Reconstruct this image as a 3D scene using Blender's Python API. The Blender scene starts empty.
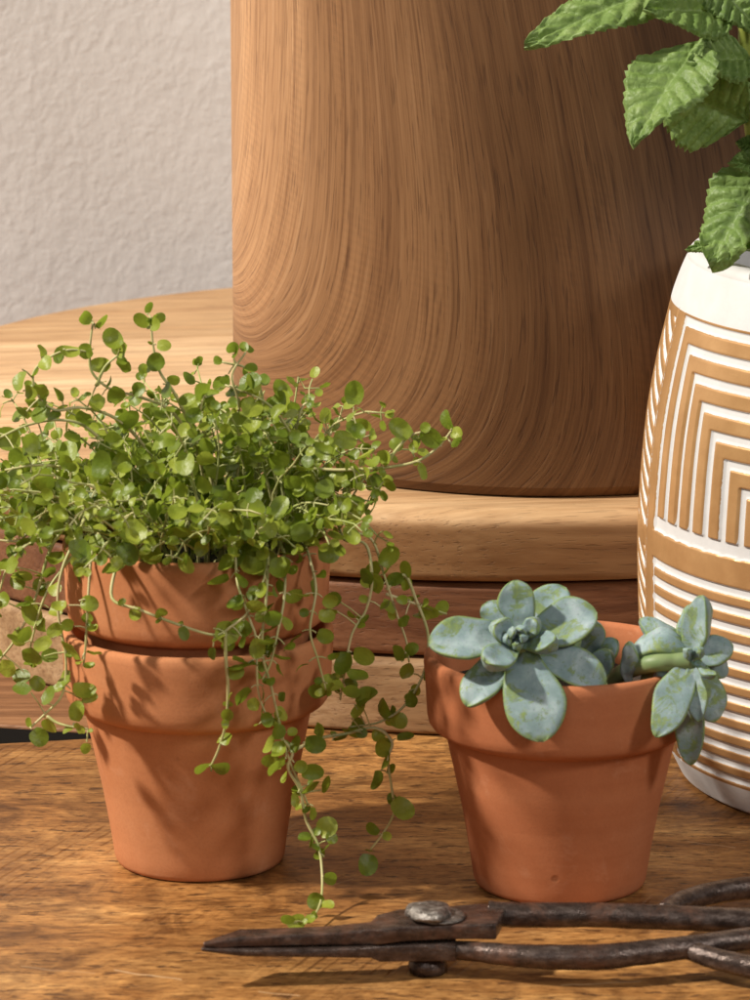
import bpy, bmesh, math, random
import numpy as np
from mathutils import Vector, Matrix, noise as mnoise
random.seed(7)
R = math.radians
scene = bpy.context.scene
COL = scene.collection

# ------------------------------------------------------------------ camera
F, PITCH = 4200.0, R(12.76)
fwd = Vector((0, math.cos(PITCH), -math.sin(PITCH)))
upv = Vector((0, math.sin(PITCH), math.cos(PITCH)))
rgt = Vector((1, 0, 0))
d0 = (fwd - upv * (300 / F)).normalized()
CAM = -1.68 * d0
def ray(px, py): return fwd + rgt * ((px - 375) / F) - upv * ((py - 500) / F)
def onz(px, py, z=0.0):                     # point of the place at height z seen at (px, py)
    d = ray(px, py); t = (z - CAM.z) / d.z
    return CAM + d * t
def ony(px, py, y):                         # ... at depth y
    d = ray(px, py); t = (y - CAM.y) / d.y
    return CAM + d * t
def scale_at(p): return F / ((p - CAM).dot(fwd))
cam = bpy.data.cameras.new('camera'); co = bpy.data.objects.new('camera', cam); COL.objects.link(co)
co.location = CAM; co.rotation_euler = (math.pi / 2 - PITCH, 0, 0)
cam.sensor_fit = 'VERTICAL'; cam.sensor_height = 24; cam.lens = F / 1000 * 24
cam.clip_start = .05; cam.clip_end = 50
cam.dof.use_dof = True; cam.dof.focus_distance = 1.68; cam.dof.aperture_fstop = 20
scene.camera = co
scene.render.resolution_x, scene.render.resolution_y = 768, 1024

# ------------------------------------------------------------------ helpers
def link(name, me, mat=None, parent=None, smooth=True, loc=None):
    o = bpy.data.objects.new(name, me); COL.objects.link(o)
    if mat is not None:
        for m in (mat if isinstance(mat, (list, tuple)) else [mat]): me.materials.append(m)
    if smooth: me.shade_smooth()
    if parent: o.parent = parent
    if loc is not None: o.location = loc
    return o
def tag(o, label, cat, group=None, kind=None):
    if label: o['label'] = label
    if cat: o['category'] = cat
    if group: o['group'] = group
    if kind: o['kind'] = kind
    return o
def empty(name, loc):
    o = bpy.data.objects.new(name, None); COL.objects.link(o); o.location = loc
    o.empty_display_size = .02; return o
class MB:
    def __init__(s): s.v, s.f, s.a = [], [], []
    def add(s, vs, fs, at=None):
        n = len(s.v); s.v += [tuple(v) for v in vs]; s.f += [tuple(i + n for i in f) for f in fs]
        s.a += list(at) if at is not None else [0.0] * len(vs)
    def tube(s, pts, rad, seg=8, cap=True):
        pts = [Vector(p) for p in pts]; n = len(pts)
        if not isinstance(rad, (list, tuple)): rad = [rad] * n
        vs = []; t0 = None; nrm = None
        for i, p in enumerate(pts):
            t = (pts[min(i + 1, n - 1)] - pts[max(i - 1, 0)])
            if t.length < 1e-9: t = Vector((0, 0, 1))
            t.normalize()
            if nrm is None:
                nrm = t.cross(Vector((.31, .22, .93)));
                if nrm.length < 1e-3: nrm = t.cross(Vector((1, 0, 0)))
            nrm = (nrm - t * nrm.dot(t)).normalized(); b = t.cross(nrm)
            for k in range(seg):
                a = 2 * math.pi * k / seg
                vs.append(p + (nrm * math.cos(a) + b * math.sin(a)) * rad[i])
        fs = [(i * seg + k, i * seg + (k + 1) % seg, (i + 1) * seg + (k + 1) % seg, (i + 1) * seg + k) for i in range(n - 1) for k in range(seg)]
        if cap: fs += [tuple(reversed(range(seg))), tuple(range((n - 1) * seg, n * seg))]
        s.add(vs, fs)
    def mesh(s, name, attr=None):
        me = bpy.data.meshes.new(name); me.from_pydata(s.v, [], s.f); me.update()
        if attr:
            at = me.attributes.new(attr, 'FLOAT', 'POINT'); at.data.foreach_set('value', s.a)
        return me
def lathe(prof, seg=96, wob=0.0, seed=0):
    vs, fs = [], []
    n = len(prof)
    for k in range(seg):
        a = 2 * math.pi * k / seg
        for j, (r, z) in enumerate(prof):
            w = 1 + wob * mnoise.noise(Vector((math.cos(a) * 1.3, math.sin(a) * 1.3, z * 30 + seed * 7.1)))
            vs.append((r * w * math.cos(a), r * w * math.sin(a), z))
    for k in range(seg):
        k2 = (k + 1) % seg
        for j in range(n - 1):
            fs.append((k * n + j, k2 * n + j, k2 * n + j + 1, k * n + j + 1))
    return vs, fs
def spline(pts, n=6):                       # Catmull-Rom through the points
    P = [Vector(p) for p in pts]; out = []
    P = [P[0] * 2 - P[1]] + P + [P[-1] * 2 - P[-2]]
    for i in range(1, len(P) - 2):
        a, b, c, d = P[i - 1:i + 3]
        for k in range(n):
            t = k / n
            out.append(.5 * ((2 * b) + (c - a) * t + (2 * a - 5 * b + 4 * c - d) * t * t + (3 * b - a - 3 * c + d) * t ** 3))
    out.append(P[-2]); return out
def smooth(a, b, x):
    t = min(1, max(0, (x - a) / (b - a))); return t * t * (3 - 2 * t)

# ------------------------------------------------------------------ material helpers
class M:
    def __init__(s, name):
        s.m = bpy.data.materials.new(name); s.m.use_nodes = True; s.nt = s.m.node_tree
        s.b = s.nt.nodes['Principled BSDF']; s.out = s.nt.nodes['Material Output']
    def n(s, t, **k):
        nd = s.nt.nodes.new(t)
        ins = k.pop('ins', {})
        for a, v in k.items(): setattr(nd, a, v)
        for a, v in ins.items(): s.set(nd.inputs[a], v)
        return nd
    def set(s, sock, v):
        if isinstance(v, bpy.types.NodeSocket): s.nt.links.new(v, sock)
        elif isinstance(v, (tuple, list)) and len(v) == 3 and sock.type == 'RGBA': sock.default_value = (*v, 1)
        else: sock.default_value = v
    def coord(s, which='Object', scale=(1, 1, 1), rot=(0, 0, 0), loc=(0, 0, 0)):
        tc = s.n('ShaderNodeTexCoord')
        return s.n('ShaderNodeMapping', ins={'Vector': tc.outputs[which], 'Scale': scale, 'Rotation': rot, 'Location': loc}).outputs[0]
    def map(s, v, scale=(1, 1, 1), rot=(0, 0, 0), loc=(0, 0, 0)):
        return s.n('ShaderNodeMapping', ins={'Vector': v, 'Scale': scale, 'Rotation': rot, 'Location': loc}).outputs[0]
    def noise(s, v, scale=1, detail=4, rough=.55, dist=0, col=False):
        nd = s.n('ShaderNodeTexNoise', ins={'Vector': v, 'Scale': scale, 'Detail': detail, 'Roughness': rough, 'Distortion': dist})
        return nd.outputs['Color' if col else 'Fac']
    def ramp(s, f, stops, interp='LINEAR'):
        nd = s.n('ShaderNodeValToRGB', ins={'Fac': f}); cr = nd.color_ramp; cr.interpolation = interp
        while len(cr.elements) < len(stops): cr.elements.new(.5)
        for e, (p, c) in zip(cr.elements, stops):
            e.position = p; e.color = (*c, 1) if isinstance(c, (tuple, list)) else (c, c, c, 1)
        return nd.outputs[0]
    def mix(s, f, a, b, mode='MIX'):
        nd = s.n('ShaderNodeMix', data_type='RGBA', blend_type=mode)
        s.set(nd.inputs[0], f); s.set(nd.inputs[6], a); s.set(nd.inputs[7], b); return nd.outputs[2]
    def math(s, op, a, b=0.0, c=0.0, clamp=False):
        nd = s.n('ShaderNodeMath', operation=op, use_clamp=clamp); s.set(nd.inputs[0], a); s.set(nd.inputs[1], b); s.set(nd.inputs[2], c); return nd.outputs[0]
    def vadd(s, a, b):
        nd = s.n('ShaderNodeVectorMath', operation='ADD'); s.set(nd.inputs[0], a); s.set(nd.inputs[1], b); return nd.outputs[0]
    def vscale(s, a, k):
        nd = s.n('ShaderNodeVectorMath', operation='SCALE'); s.set(nd.inputs[0], a); s.set(nd.inputs['Scale'], k); return nd.outputs[0]
    def bump(s, h, strength=.3, dist=.001, normal=None):
        nd = s.n('ShaderNodeBump', ins={'Height': h, 'Strength': strength, 'Distance': dist})
        if normal is not None: s.set(nd.inputs['Normal'], normal)
        s.set(s.b.inputs['Normal'], nd.outputs[0]); return nd.outputs[0]
    def p(s, **k):
        for a, v in k.items(): s.set(s.b.inputs[a.replace('_', ' ')], v)
        return s

def wood(name, cols, patch=None, along=7, across=130, coord='Object', rot=(0, 0, 0), loc=(0, 0, 0), warp=.012, rough=.5, pores=.45, saw=False, cont=.16, spec=.35):
    """grain runs along X of the mapped coordinates (metres)"""
    m = M(name)
    v = m.coord(coord, rot=rot, loc=loc)
    w = m.noise(m.map(v, (4, 14, 14)), 1, 2, .5, col=True)
    w = m.vadd(w, (-.5, -.5, -.5))
    v2 = m.vadd(v, m.vscale(w, warp))
    a = m.noise(m.map(v2, (along, across, across)), 1, 5, .6, .3)
    col = m.ramp(a, [(.5 - cont, cols[0]), (.5, cols[1]), (.5 + cont, cols[2])])
    if patch:
        pz = m.noise(m.map(v2, (5, 17, 17), loc=(3.1, 1.7, 0)), 1, 3, .6, .6)
        pz = m.ramp(pz, [(.42, 0), (.62, 1)])
        col = m.mix(m.math('MULTIPLY', pz, .75), col, m.mix(a, patch[0], patch[1]))
    f = m.noise(m.map(v2, (along * 4, across * 7, across * 7)), 1, 3, .6)
    col = m.mix(m.ramp(f, [(.35, .55), (.6, 0)]), col, m.mix(1.0, col, (.55, .45, .38), 'MULTIPLY'))
    po = m.noise(m.map(v2, (70, 1100, 1100)), 1, 2, .5)
    po = m.ramp(po, [(.60, 0), (.68, 1)])
    col = m.mix(m.math('MULTIPLY', po, pores), col, (.06, .028, .012))
    h = m.math('ADD', m.math('MULTIPLY', f, .6), m.math('MULTIPLY', po, -.8))
    if saw:
        sv = m.map(v, (1, 1, 1), (0, 0, R(23.5)))
        wt = m.n('ShaderNodeTexWave', wave_type='BANDS', bands_direction='X', ins={'Vector': sv, 'Scale': 61, 'Distortion': .7, 'Detail': 2, 'Detail Scale': 1.2, 'Detail Roughness': .6})
        wv = m.ramp(wt.outputs['Fac'], [(.0, 1), (.3, .35), (.6, 0)])
        msk = m.ramp(m.noise(m.map(v, (5, 9, 1), loc=(.4, 4.2, 0)), 1, 3, .6), [(.46, 0), (.58, 1)])
        brk = m.ramp(m.noise(m.map(v, (90, 45, 1)), 1, 2, .6), [(.35, .2), (.6, 1)])
        sm = m.math('MULTIPLY', m.math('MULTIPLY', wv, msk), brk)
        col = m.mix(m.math('MULTIPLY', sm, .5), col, m.mix(1.0, col, (.45, .34, .26), 'MULTIPLY'))
        h = m.math('ADD', h, m.math('MULTIPLY', sm, -1.6))
        for (sx, sy, lx, lo_, hi_, tint) in ((2.2, 16, .7, .40, .62, (.52, .46, .40)), (4.5, 30, 6.3, .50, .68, (1.45, 1.42, 1.3)), (14, 34, 2.6, .55, .70, (.6, .52, .44))):
            q = m.ramp(m.noise(m.map(v2, (sx, sy, 1), loc=(lx, lx * 2, 0)), 1, 4, .62, .5), [(lo_, 0), (hi_, 1)])
            col = m.mix(m.math('MULTIPLY', q, .7), col, m.mix(1.0, col, tint, 'MULTIPLY'))
        # curly figure running across the grain
        cf = m.noise(m.map(v2, (60, 22, 1)), 1, 2, .5, .8)
        col = m.mix(m.ramp(cf, [(.45, 0), (.65, .3)]), col, m.mix(1.0, col, (1.45, 1.4, 1.3), 'MULTIPLY'))
        lp = m.ramp(m.noise(m.map(v, (26, 330, 1), loc=(2, 9, 0)), 1, 3, .62), [(.56, 0), (.63, .62)])      # open pores as short dark dashes
        col = m.mix(lp, col, m.mix(1.0, col, (.36, .27, .2), 'MULTIPLY')); h = m.math('ADD', h, m.math('MULTIPLY', lp, -1.2))
        lt = m.ramp(m.noise(m.map(v, (18, 260, 1), loc=(7, 3, 0)), 1, 3, .6), [(.58, 0), (.66, .4)])
        col = m.mix(lt, col, m.mix(1.0, col, (1.5, 1.5, 1.45), 'MULTIPLY'))
        # knots / small dark flecks
        vo = m.n('ShaderNodeTexVoronoi', ins={'Vector': m.map(v2, (9, 26, 1)), 'Scale': 1.6, 'Randomness': 1})
        fl = m.ramp(vo.outputs['Distance'], [(.02, 1), (.07, 0)])
        col = m.mix(m.math('MULTIPLY', fl, .75), col, (.035, .016, .008))
    rg = m.math('ADD', m.math('MULTIPLY', f, .25), rough - .12)
    m.p(Base_Color=col, Roughness=rg, Specular_IOR_Level=spec)
    m.bump(h, .35, .0006)
    return m.m

# ------------------------------------------------------------------ materials
def terracotta(name, seed, tone=1.0, g=1.0):
    m = M(name); v = m.coord('Object', loc=(seed, seed * .7, 0))
    a = m.noise(v, 26, 4, .6)
    c = m.ramp(a, [(.3, (.44 * tone, .160 * tone * g, .064 * tone * g)), (.5, (.50 * tone, .188 * tone * g, .078 * tone * g)), (.72, (.55 * tone, .225 * tone * g, .102 * tone * g))])
    st = m.noise(m.map(v, (5, 5, 130)), 1, 3, .6)      # faint throwing rings
    c = m.mix(m.ramp(st, [(.4, 0), (.7, .2)]), c, (.60, .25, .115))
    fine = m.noise(v, 900, 3, .6)
    c = m.mix(m.ramp(fine, [(.35, .14), (.55, 0)]), c, (.30, .10, .045))
    bl = m.noise(v, 48, 5, .7, .4)
    c = m.mix(m.ramp(bl, [(.58, 0), (.78, .4)]), c, (.66, .36, .22))
    vo = m.n('ShaderNodeTexVoronoi', ins={'Vector': v, 'Scale': 40, 'Randomness': 1})
    ch = m.ramp(vo.outputs['Distance'], [(.035, 1), (.075, 0)])
    c = m.mix(m.math('MULTIPLY', ch, .55), c, (.22, .08, .035))
    h = m.math('ADD', m.math('MULTIPLY', fine, .35), m.math('ADD', m.math('MULTIPLY', st, .5), m.math('MULTIPLY', ch, -1.0)))
    m.p(Base_Color=c, Roughness=.82, Specular_IOR_Level=.25); m.bump(h, .3, .0006)
    return m.m
def leafmat(name, c0, c1, c2, rough=.42, trans=.35, scale=330, tcol=(.35, .5, .05), bs=.5, subs=None):
    m = M(name); v = m.coord('Object')
    g = m.n('ShaderNodeNewGeometry')
    rnd = g.outputs['Random Per Island']
    c = m.ramp(rnd, [(0, c0), (.5, c1), (1, c2)])
    nz = m.noise(v, scale, 3, .6)
    c = m.mix(m.ramp(nz, [(.3, .35), (.6, 0)]), c, m.mix(1.0, c, (.5, .6, .4), 'MULTIPLY'))
    m.p(Base_Color=c, Roughness=rough, Specular_IOR_Level=.45)
    bn = m.bump(nz, bs, .0008)
    tr = m.n('ShaderNodeBsdfTranslucent', ins={'Color': m.mix(.6, c, tcol), 'Normal': bn})
    mx = m.n('ShaderNodeMixShader', ins={0: trans, 1: m.b.outputs[0], 2: tr.outputs[0]})
    m.nt.links.new(mx.outputs[0], m.out.inputs[0])
    return m.m
m_leaf = leafmat('creeper_leaf', (.12, .18, .016), (.235, .30, .026), (.38, .43, .055))
def stemmat(name, c0, c1):
    m = M(name); a = m.noise(m.coord('Object'), 60, 3)
    m.p(Base_Color=m.ramp(a, [(.35, c0), (.65, c1)]), Roughness=.5); return m.m
m_stem = stemmat('creeper_stem', (.30, .36, .10), (.52, .48, .22))
m_stem_old = stemmat('creeper_stem_trailing', (.40, .42, .15), (.58, .50, .26))

def succmat():
    m = M('succulent_leaf'); v = m.coord('Object')
    at = m.n('ShaderNodeAttribute', attribute_name='edge').outputs['Fac']
    n1 = m.noise(v, 75, 5, .65, .3); n2 = m.noise(v, 420, 3, .6)
    bloom = m.ramp(n1, [(.3, (.145, .22, .215)), (.5, (.235, .325, .335)), (.72, (.42, .51, .52))])
    green = m.ramp(n2, [(.3, (.11, .175, .04)), (.7, (.26, .34, .09))])
    rub = m.ramp(m.noise(v, 110, 6, .75, .6), [(.515, 0), (.575, .9)])
    e = m.ramp(m.math('ADD', at, m.math('MULTIPLY', m.math('SUBTRACT', n1, .5), .9)), [(.42, 0), (.95, .95)])
    fac = m.math('MAXIMUM', e, rub)
    fac = m.math('MULTIPLY', fac, m.ramp(n2, [(.25, .65), (.6, 1)]))
    c = m.mix(fac, bloom, green)
    spk = m.ramp(m.noise(v, 700, 2, .5), [(.62, 0), (.7, .4)])
    c = m.mix(spk, c, (.12, .15, .10))
    m.p(Base_Color=c, Roughness=.55, Specular_IOR_Level=.35, Subsurface_Weight=.25, Subsurface_Radius=(.4, 1, .3), Subsurface_Scale=.002)
    m.bump(n2, .15, .0006); return m.m
m_succ = succmat()
m_succ_stem = stemmat('succulent_stem', (.16, .24, .09), (.30, .36, .17))

def mintmat():
    m = M('mint_leaf'); v = m.coord('Object')
    at = m.n('ShaderNodeAttribute', attribute_name='vein').outputs['Fac']
    n1 = m.noise(v, 90, 4, .6); n2 = m.noise(v, 700, 3, .6)
    c = m.ramp(n1, [(.3, (.13, .215, .052)), (.55, (.205, .31, .085)), (.75, (.30, .40, .14))])
    c = m.mix(m.ramp(at, [(.55, 0), (1, .75)]), c, (.30, .42, .16))
    c = m.mix(m.ramp(n2, [(.3, .3), (.55, 0)]), c, (.05, .11, .02))
    m.p(Base_Color=c, Roughness=.5, Specular_IOR_Level=.4)
    vo = m.n('ShaderNodeTexVoronoi', feature='DISTANCE_TO_EDGE', ins={'Vector': v, 'Scale': 330})
    h = m.math('ADD', m.math('MULTIPLY', m.ramp(vo.outputs['Distance'], [(0, 0), (.3, 1)]), .4), m.math('MULTIPLY', n2, .3))
    bn = m.bump(h, .55, .0008)
    tr = m.n('ShaderNodeBsdfTranslucent', ins={'Color': (.22, .36, .05), 'Normal': bn})
    mx = m.n('ShaderNodeMixShader', ins={0: .22, 1: m.b.outputs[0], 2: tr.outputs[0]})
    m.nt.links.new(mx.outputs[0], m.out.inputs[0]); return m.m
m_mint = mintmat()
m_mint_stem = stemmat('mint_stem', (.20, .26, .03), (.34, .36, .07))

def soilmat():
    m = M('dark_soil'); a = m.noise(m.coord('Object'), 300, 5, .7)
    m.p(Base_Color=m.ramp(a, [(.35, (.012, .008, .005)), (.6, (.04, .026, .016)), (.75, (.09, .06, .04))]), Roughness=.95); m.bump(a, .8, .002); return m.m
m_soil = soilmat()

def iron(name, rust=.5):
    m = M(name); v = m.coord('Object')
    a = m.noise(v, 55, 6, .7, .3); b = m.noise(v, 420, 4, .65); c3 = m.noise(m.map(v, (1, 2.5, 2.5)), 150, 5, .7)
    c = m.ramp(c3, [(.3, (.030, .020, .016)), (.5, (.075, .051, .042)), (.72, (.17, .13, .11))])
    r = m.ramp(a, [(.62 - .25 * rust, 0), (.8 - .2 * rust, .8)])
    c = m.mix(r, c, m.ramp(b, [(.3, (.075, .030, .016)), (.6, (.19, .08, .042))]))
    met = m.math('SUBTRACT', .5, m.math('MULTIPLY', r, .48))
    rg = m.math('ADD', m.math('MULTIPLY', b, .35), m.math('MULTIPLY_ADD', r, .25, .10))
    m.p(Base_Color=c, Metallic=met, Roughness=rg)
    m.bump(m.math('ADD', m.math('MULTIPLY', b, .5), m.math('MULTIPLY', c3, .9)), .5, .0009); return m.m
m_iron = iron('dark_iron', .35); m_rust = iron('rusted_iron', .75)
def steel():
    m = M('worn_zinc'); v = m.coord('Object'); b = m.noise(v, 300, 5, .7)
    m.p(Base_Color=m.ramp(b, [(.34, (.05, .042, .036)), (.5, (.26, .235, .21)), (.66, (.52, .49, .46))]), Metallic=.8, Roughness=.42); m.bump(b, .9, .0014); return m.m
m_zinc = steel()

m_nut = iron('dull_steel', .1); m_nut.node_tree.nodes['Principled BSDF'].inputs['Metallic'].default_value = .6
def stuccomat():
    m = M('stucco_wall'); v = m.coord('Object')
    a = m.noise(m.map(v, (1, 1, .75)), 150, 4, .6, .5); b = m.noise(v, 340, 3, .6); c = m.noise(v, 8, 3)
    vo = m.n('ShaderNodeTexVoronoi', feature='SMOOTH_F1', ins={'Vector': m.vadd(v, m.vscale(m.noise(v, 90, 2, col=True), .02)), 'Scale': 120, 'Smoothness': .7})
    h = m.math('ADD', m.math('ADD', m.math('MULTIPLY', a, 1.2), m.math('MULTIPLY', vo.outputs['Distance'], -.8)), m.math('MULTIPLY', b, .25))
    col = m.ramp(c, [(.3, (.575, .55, .535)), (.7, (.635, .612, .60))])
    m.p(Base_Color=col, Roughness=.9, Specular_IOR_Level=.2); m.bump(h, .2, .003); return m.m
m_wall = stuccomat()

tan = ((.20, .10, .045), (.34, .18, .085), (.45, .27, .14))
def tablemat():
    m = M('table_front_wood'); v = m.coord('Object')
    w = m.vadd(m.noise(m.map(v, (5, 9, 1)), 1, 3, .5, col=True), (-.5, -.5, -.5))
    v2 = m.vadd(v, m.vscale(w, .03))
    mul = lambda c, t: m.mix(1.0, c, t, 'MULTIPLY')
    blotch = m.noise(m.map(v2, (5.5, 11, 1), loc=(1.3, .4, 0)), 1, 5, .66, .7)
    grain = m.noise(m.map(v2, (15, 58, 1), loc=(3, 8, 0)), 1, 6, .7, .4)
    f = m.math('ADD', m.math('MULTIPLY', blotch, .5), m.math('MULTIPLY', grain, .5))
    col = m.ramp(f, [(.36, (.155, .067, .020)), (.46, (.305, .147, .046)), (.54, (.425, .225, .077)), (.64, (.58, .345, .135))])
    # broad boards of brown heartwood running along the plank
    bands = m.ramp(m.noise(m.map(v2, (1.2, 13, 1), loc=(.35, 2.9, 0)), 1, 3, .55), [(.40, 0), (.52, .8)])
    col = m.mix(bands, col, mul(col, (.66, .58, .52)))
    # curly golden figure
    fig = m.noise(m.map(v2, (34, 30, 1), loc=(7, 7, 0)), 1, 4, .65, 1.6)
    fm = m.ramp(m.noise(m.map(v, (7, 8, 1), loc=(2.1, .9, 0)), 1, 2, .5), [(.46, .12), (.6, .9)])
    col = m.mix(m.math('MULTIPLY', m.ramp(fig, [(.44, 0), (.56, 1)]), fm), col, mul(col, (1.42, 1.42, 1.38)))
    col = m.mix(m.math('MULTIPLY', m.ramp(fig, [(.36, .7), (.46, 0)]), fm), col, mul(col, (.55, .48, .42)))
    fib = m.noise(m.map(v2, (85, 300, 1)), 1, 3, .65)
    col = m.mix(m.ramp(fib, [(.36, .6), (.50, 0)]), col, mul(col, (.52, .44, .36)))
    col = m.mix(m.ramp(fib, [(.52, 0), (.66, .35)]), col, mul(col, (1.4, 1.4, 1.35)))
    fi2 = m.noise(m.map(v2, (170, 430, 1), loc=(1, 6, 0)), 1, 4, .75)
    col = m.mix(m.ramp(fi2, [(.38, .75), (.48, 0)]), col, mul(col, (.50, .42, .35)))
    col = m.mix(m.ramp(fi2, [(.53, 0), (.63, .55)]), col, mul(col, (1.45, 1.45, 1.42)))
    po = m.ramp(m.noise(m.map(v2, (75, 260, 1), loc=(4, 4, 0)), 1, 3, .6), [(.60, 0), (.64, .8)])
    col = m.mix(po, col, (.06, .024, .009))
    sv = m.map(v, (1, 1, 1), (0, 0, R(23.5)))
    wt = m.n('ShaderNodeTexWave', wave_type='BANDS', bands_direction='X', ins={'Vector': sv, 'Scale': 57, 'Distortion': .9, 'Detail': 3, 'Detail Scale': 1.6, 'Detail Roughness': .6})
    wv = m.ramp(wt.outputs['Fac'], [(.0, 1), (.16, .6), (.34, 0)])
    msk = m.ramp(m.noise(m.map(v, (4.5, 7, 1), loc=(.4, 4.2, 0)), 1, 3, .6), [(.50, 0), (.62, 1)])
    brk = m.ramp(m.noise(m.map(v, (60, 45, 1)), 1, 3, .65), [(.38, 0), (.56, 1)])
    sm = m.math('MULTIPLY', m.math('MULTIPLY', wv, msk), brk)
    col = m.mix(m.math('MULTIPLY', sm, .7), col, mul(col, (.50, .41, .34)))
    vo = m.n('ShaderNodeTexVoronoi', ins={'Vector': m.map(v2, (14, 24, 1)), 'Scale': 1.8, 'Randomness': 1})
    fl = m.ramp(vo.outputs['Distance'], [(.025, 1), (.06, 0)])
    col = m.mix(m.math('MULTIPLY', fl, .85), col, (.03, .013, .006))
    # a few pale scratches: thin marks between two points of the table top
    sp = m.n('ShaderNodeSeparateXYZ', ins={'Vector': m.vadd(v, m.vscale(m.vadd(m.noise(v, 45, 2, col=True), (-.5, -.5, -.5)), .008))})
    X, Yc = sp.outputs[0], sp.outputs[1]
    for a, b, wd, al in (((20, 967), (95, 974), .0004, .25), ((112, 971), (182, 980), .0005, .6), ((262, 991), (300, 996), .0004, .45), ((330, 885), (352, 879), .0004, .35), ((560, 985), (640, 981), .0005, .4), ((690, 842), (735, 848), .0005, .35)):
        A, B = onz(*a), onz(*b); k = (B.y - A.y) / (B.x - A.x)
        dd = m.math('ABSOLUTE', m.math('SUBTRACT', m.math('MULTIPLY_ADD', X, k, A.y - k * A.x), Yc))
        on = m.math('LESS_THAN', m.math('ABSOLUTE', m.math('SUBTRACT', X, (A.x + B.x) / 2)), (B.x - A.x) / 2)
        wl = m.math('MULTIPLY', m.math('SUBTRACT', 1, m.math('MULTIPLY', dd, 1 / (wd * 2.2)), clamp=True), on)
        col = m.mix(m.math('MULTIPLY', wl, al), col, (.66, .46, .27))
    h = m.math('ADD', m.math('MULTIPLY', fib, .5), m.math('ADD', m.math('MULTIPLY', sm, -1.8), m.math('MULTIPLY', m.math('MAXIMUM', po, fl), -1.0)))
    m.p(Base_Color=col, Roughness=m.math('MULTIPLY_ADD', fib, .3, .30), Specular_IOR_Level=.35)
    m.bump(h, .45, .0007); return m.m
m_front = tablemat()
m_back = wood('table_back_wood', ((.15, .065, .028), (.25, .115, .05), (.34, .17, .08)), along=6, across=110, loc=(4, 2, 0), rough=.45)
m_under = wood('gap_backing_wood', ((.03, .015, .008), (.05, .025, .012), (.07, .035, .018)), rough=.8)

# ------------------------------------------------------------------ wall and table
PC = Vector((.057, .381, 0)); PR = .2908; H1, H2, H3 = .0329, .0655, .0976   # round riser
WY = PC.y + PR + .03
bm = MB(); bm.add([(-3, WY, -.8), (3, WY, -.8), (3, WY, 2.5), (-3, WY, 2.5)], [(0, 1, 2, 3)])
tag(link('wall', bm.mesh('wall'), m_wall), 'rough plastered pale grey wall behind the wooden riser', 'wall', kind='structure')

def slab(pts, z0, z1, name, mat, parent, bev=.002):
    b = bmesh.new()
    lo = [b.verts.new((p[0], p[1], z0)) for p in pts]; hi = [b.verts.new((p[0], p[1], z1)) for p in pts]
    b.faces.new(hi); b.faces.new(list(reversed(lo))); n = len(pts)
    for i in range(n): b.faces.new((lo[i], lo[(i + 1) % n], hi[(i + 1) % n], hi[i]))
    b.normal_update()
    bmesh.ops.bevel(b, geom=[e for e in b.edges if abs(e.verts[0].co.z - z1) < 1e-6 and abs(e.verts[1].co.z - z1) < 1e-6], offset=bev, segments=3, affect='EDGES', profile=.6)
    me = bpy.data.meshes.new(name); b.to_mesh(me); b.free()
    return link(name, me, mat, parent, smooth=False)
table = tag(empty('wooden_table', (0, 0, 0)), 'oiled brown wooden table top with an open gap between its planks under the pots', 'table')
g0, g1 = onz(0, 743), onz(85, 738.2)
def gl(x): return g0.y + (x - g0.x) * (g1.y - g0.y) / (g1.x - g0.x)
b0, b1 = onz(0, 724.5), onz(85, 730)
def bl(x): return b0.y + (x - b0.x) * (b1.y - b0.y) / (b1.x - b0.x)
xm = (gl(0) - bl(0)) / ((b1.y - b0.y) / (b1.x - b0.x) - (g1.y - g0.y) / (g1.x - g0.x))
fe = onz(-30, 986); fe2 = onz(40, 1005)
front = [(-.75, gl(-.75)), (-.75, -.115), (fe.x, fe.y + .004), (fe2.x, fe2.y), (.25, -.125), (.9, -.125), (.9, gl(.9))][::-1]
front = [(-.75, gl(-.75)), (-.75, -.40), (.9, -.40), (.9, gl(.9))]
slab(front, -.035, 0, 'plank', m_front, table, .0018)
backp = [(-.75, bl(-.75)), (xm - .005, bl(xm - .005)), (.9, gl(.9) + .0025), (.9, WY - .01), (-.75, WY - .01)]
slab(backp, -.035, 0, 'plank', m_back, table, .0018)
m = M('gap_shade_black'); m.p(Base_Color=(.004, .0035, .003), Roughness=.9, Specular_IOR_Level=.1)  # matt black filler that paints the shade inside the plank gap
slab([(-.75, gl(-.75) + .0006), (xm - .006, gl(xm - .006) + .0004), (xm - .006, bl(xm - .006) - .0004), (-.75, bl(-.75) - .0006)], -.03, -.0012, 'gap_shade_strip', m.m, table, .0005)
slab([(-.7, -.35), (.85, -.35), (.85, WY - .03), (-.7, WY - .03)], -.11, -.07, 'gap_backing_box', m_under, table)  # added box, hidden below the planks to keep the gap dark

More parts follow.
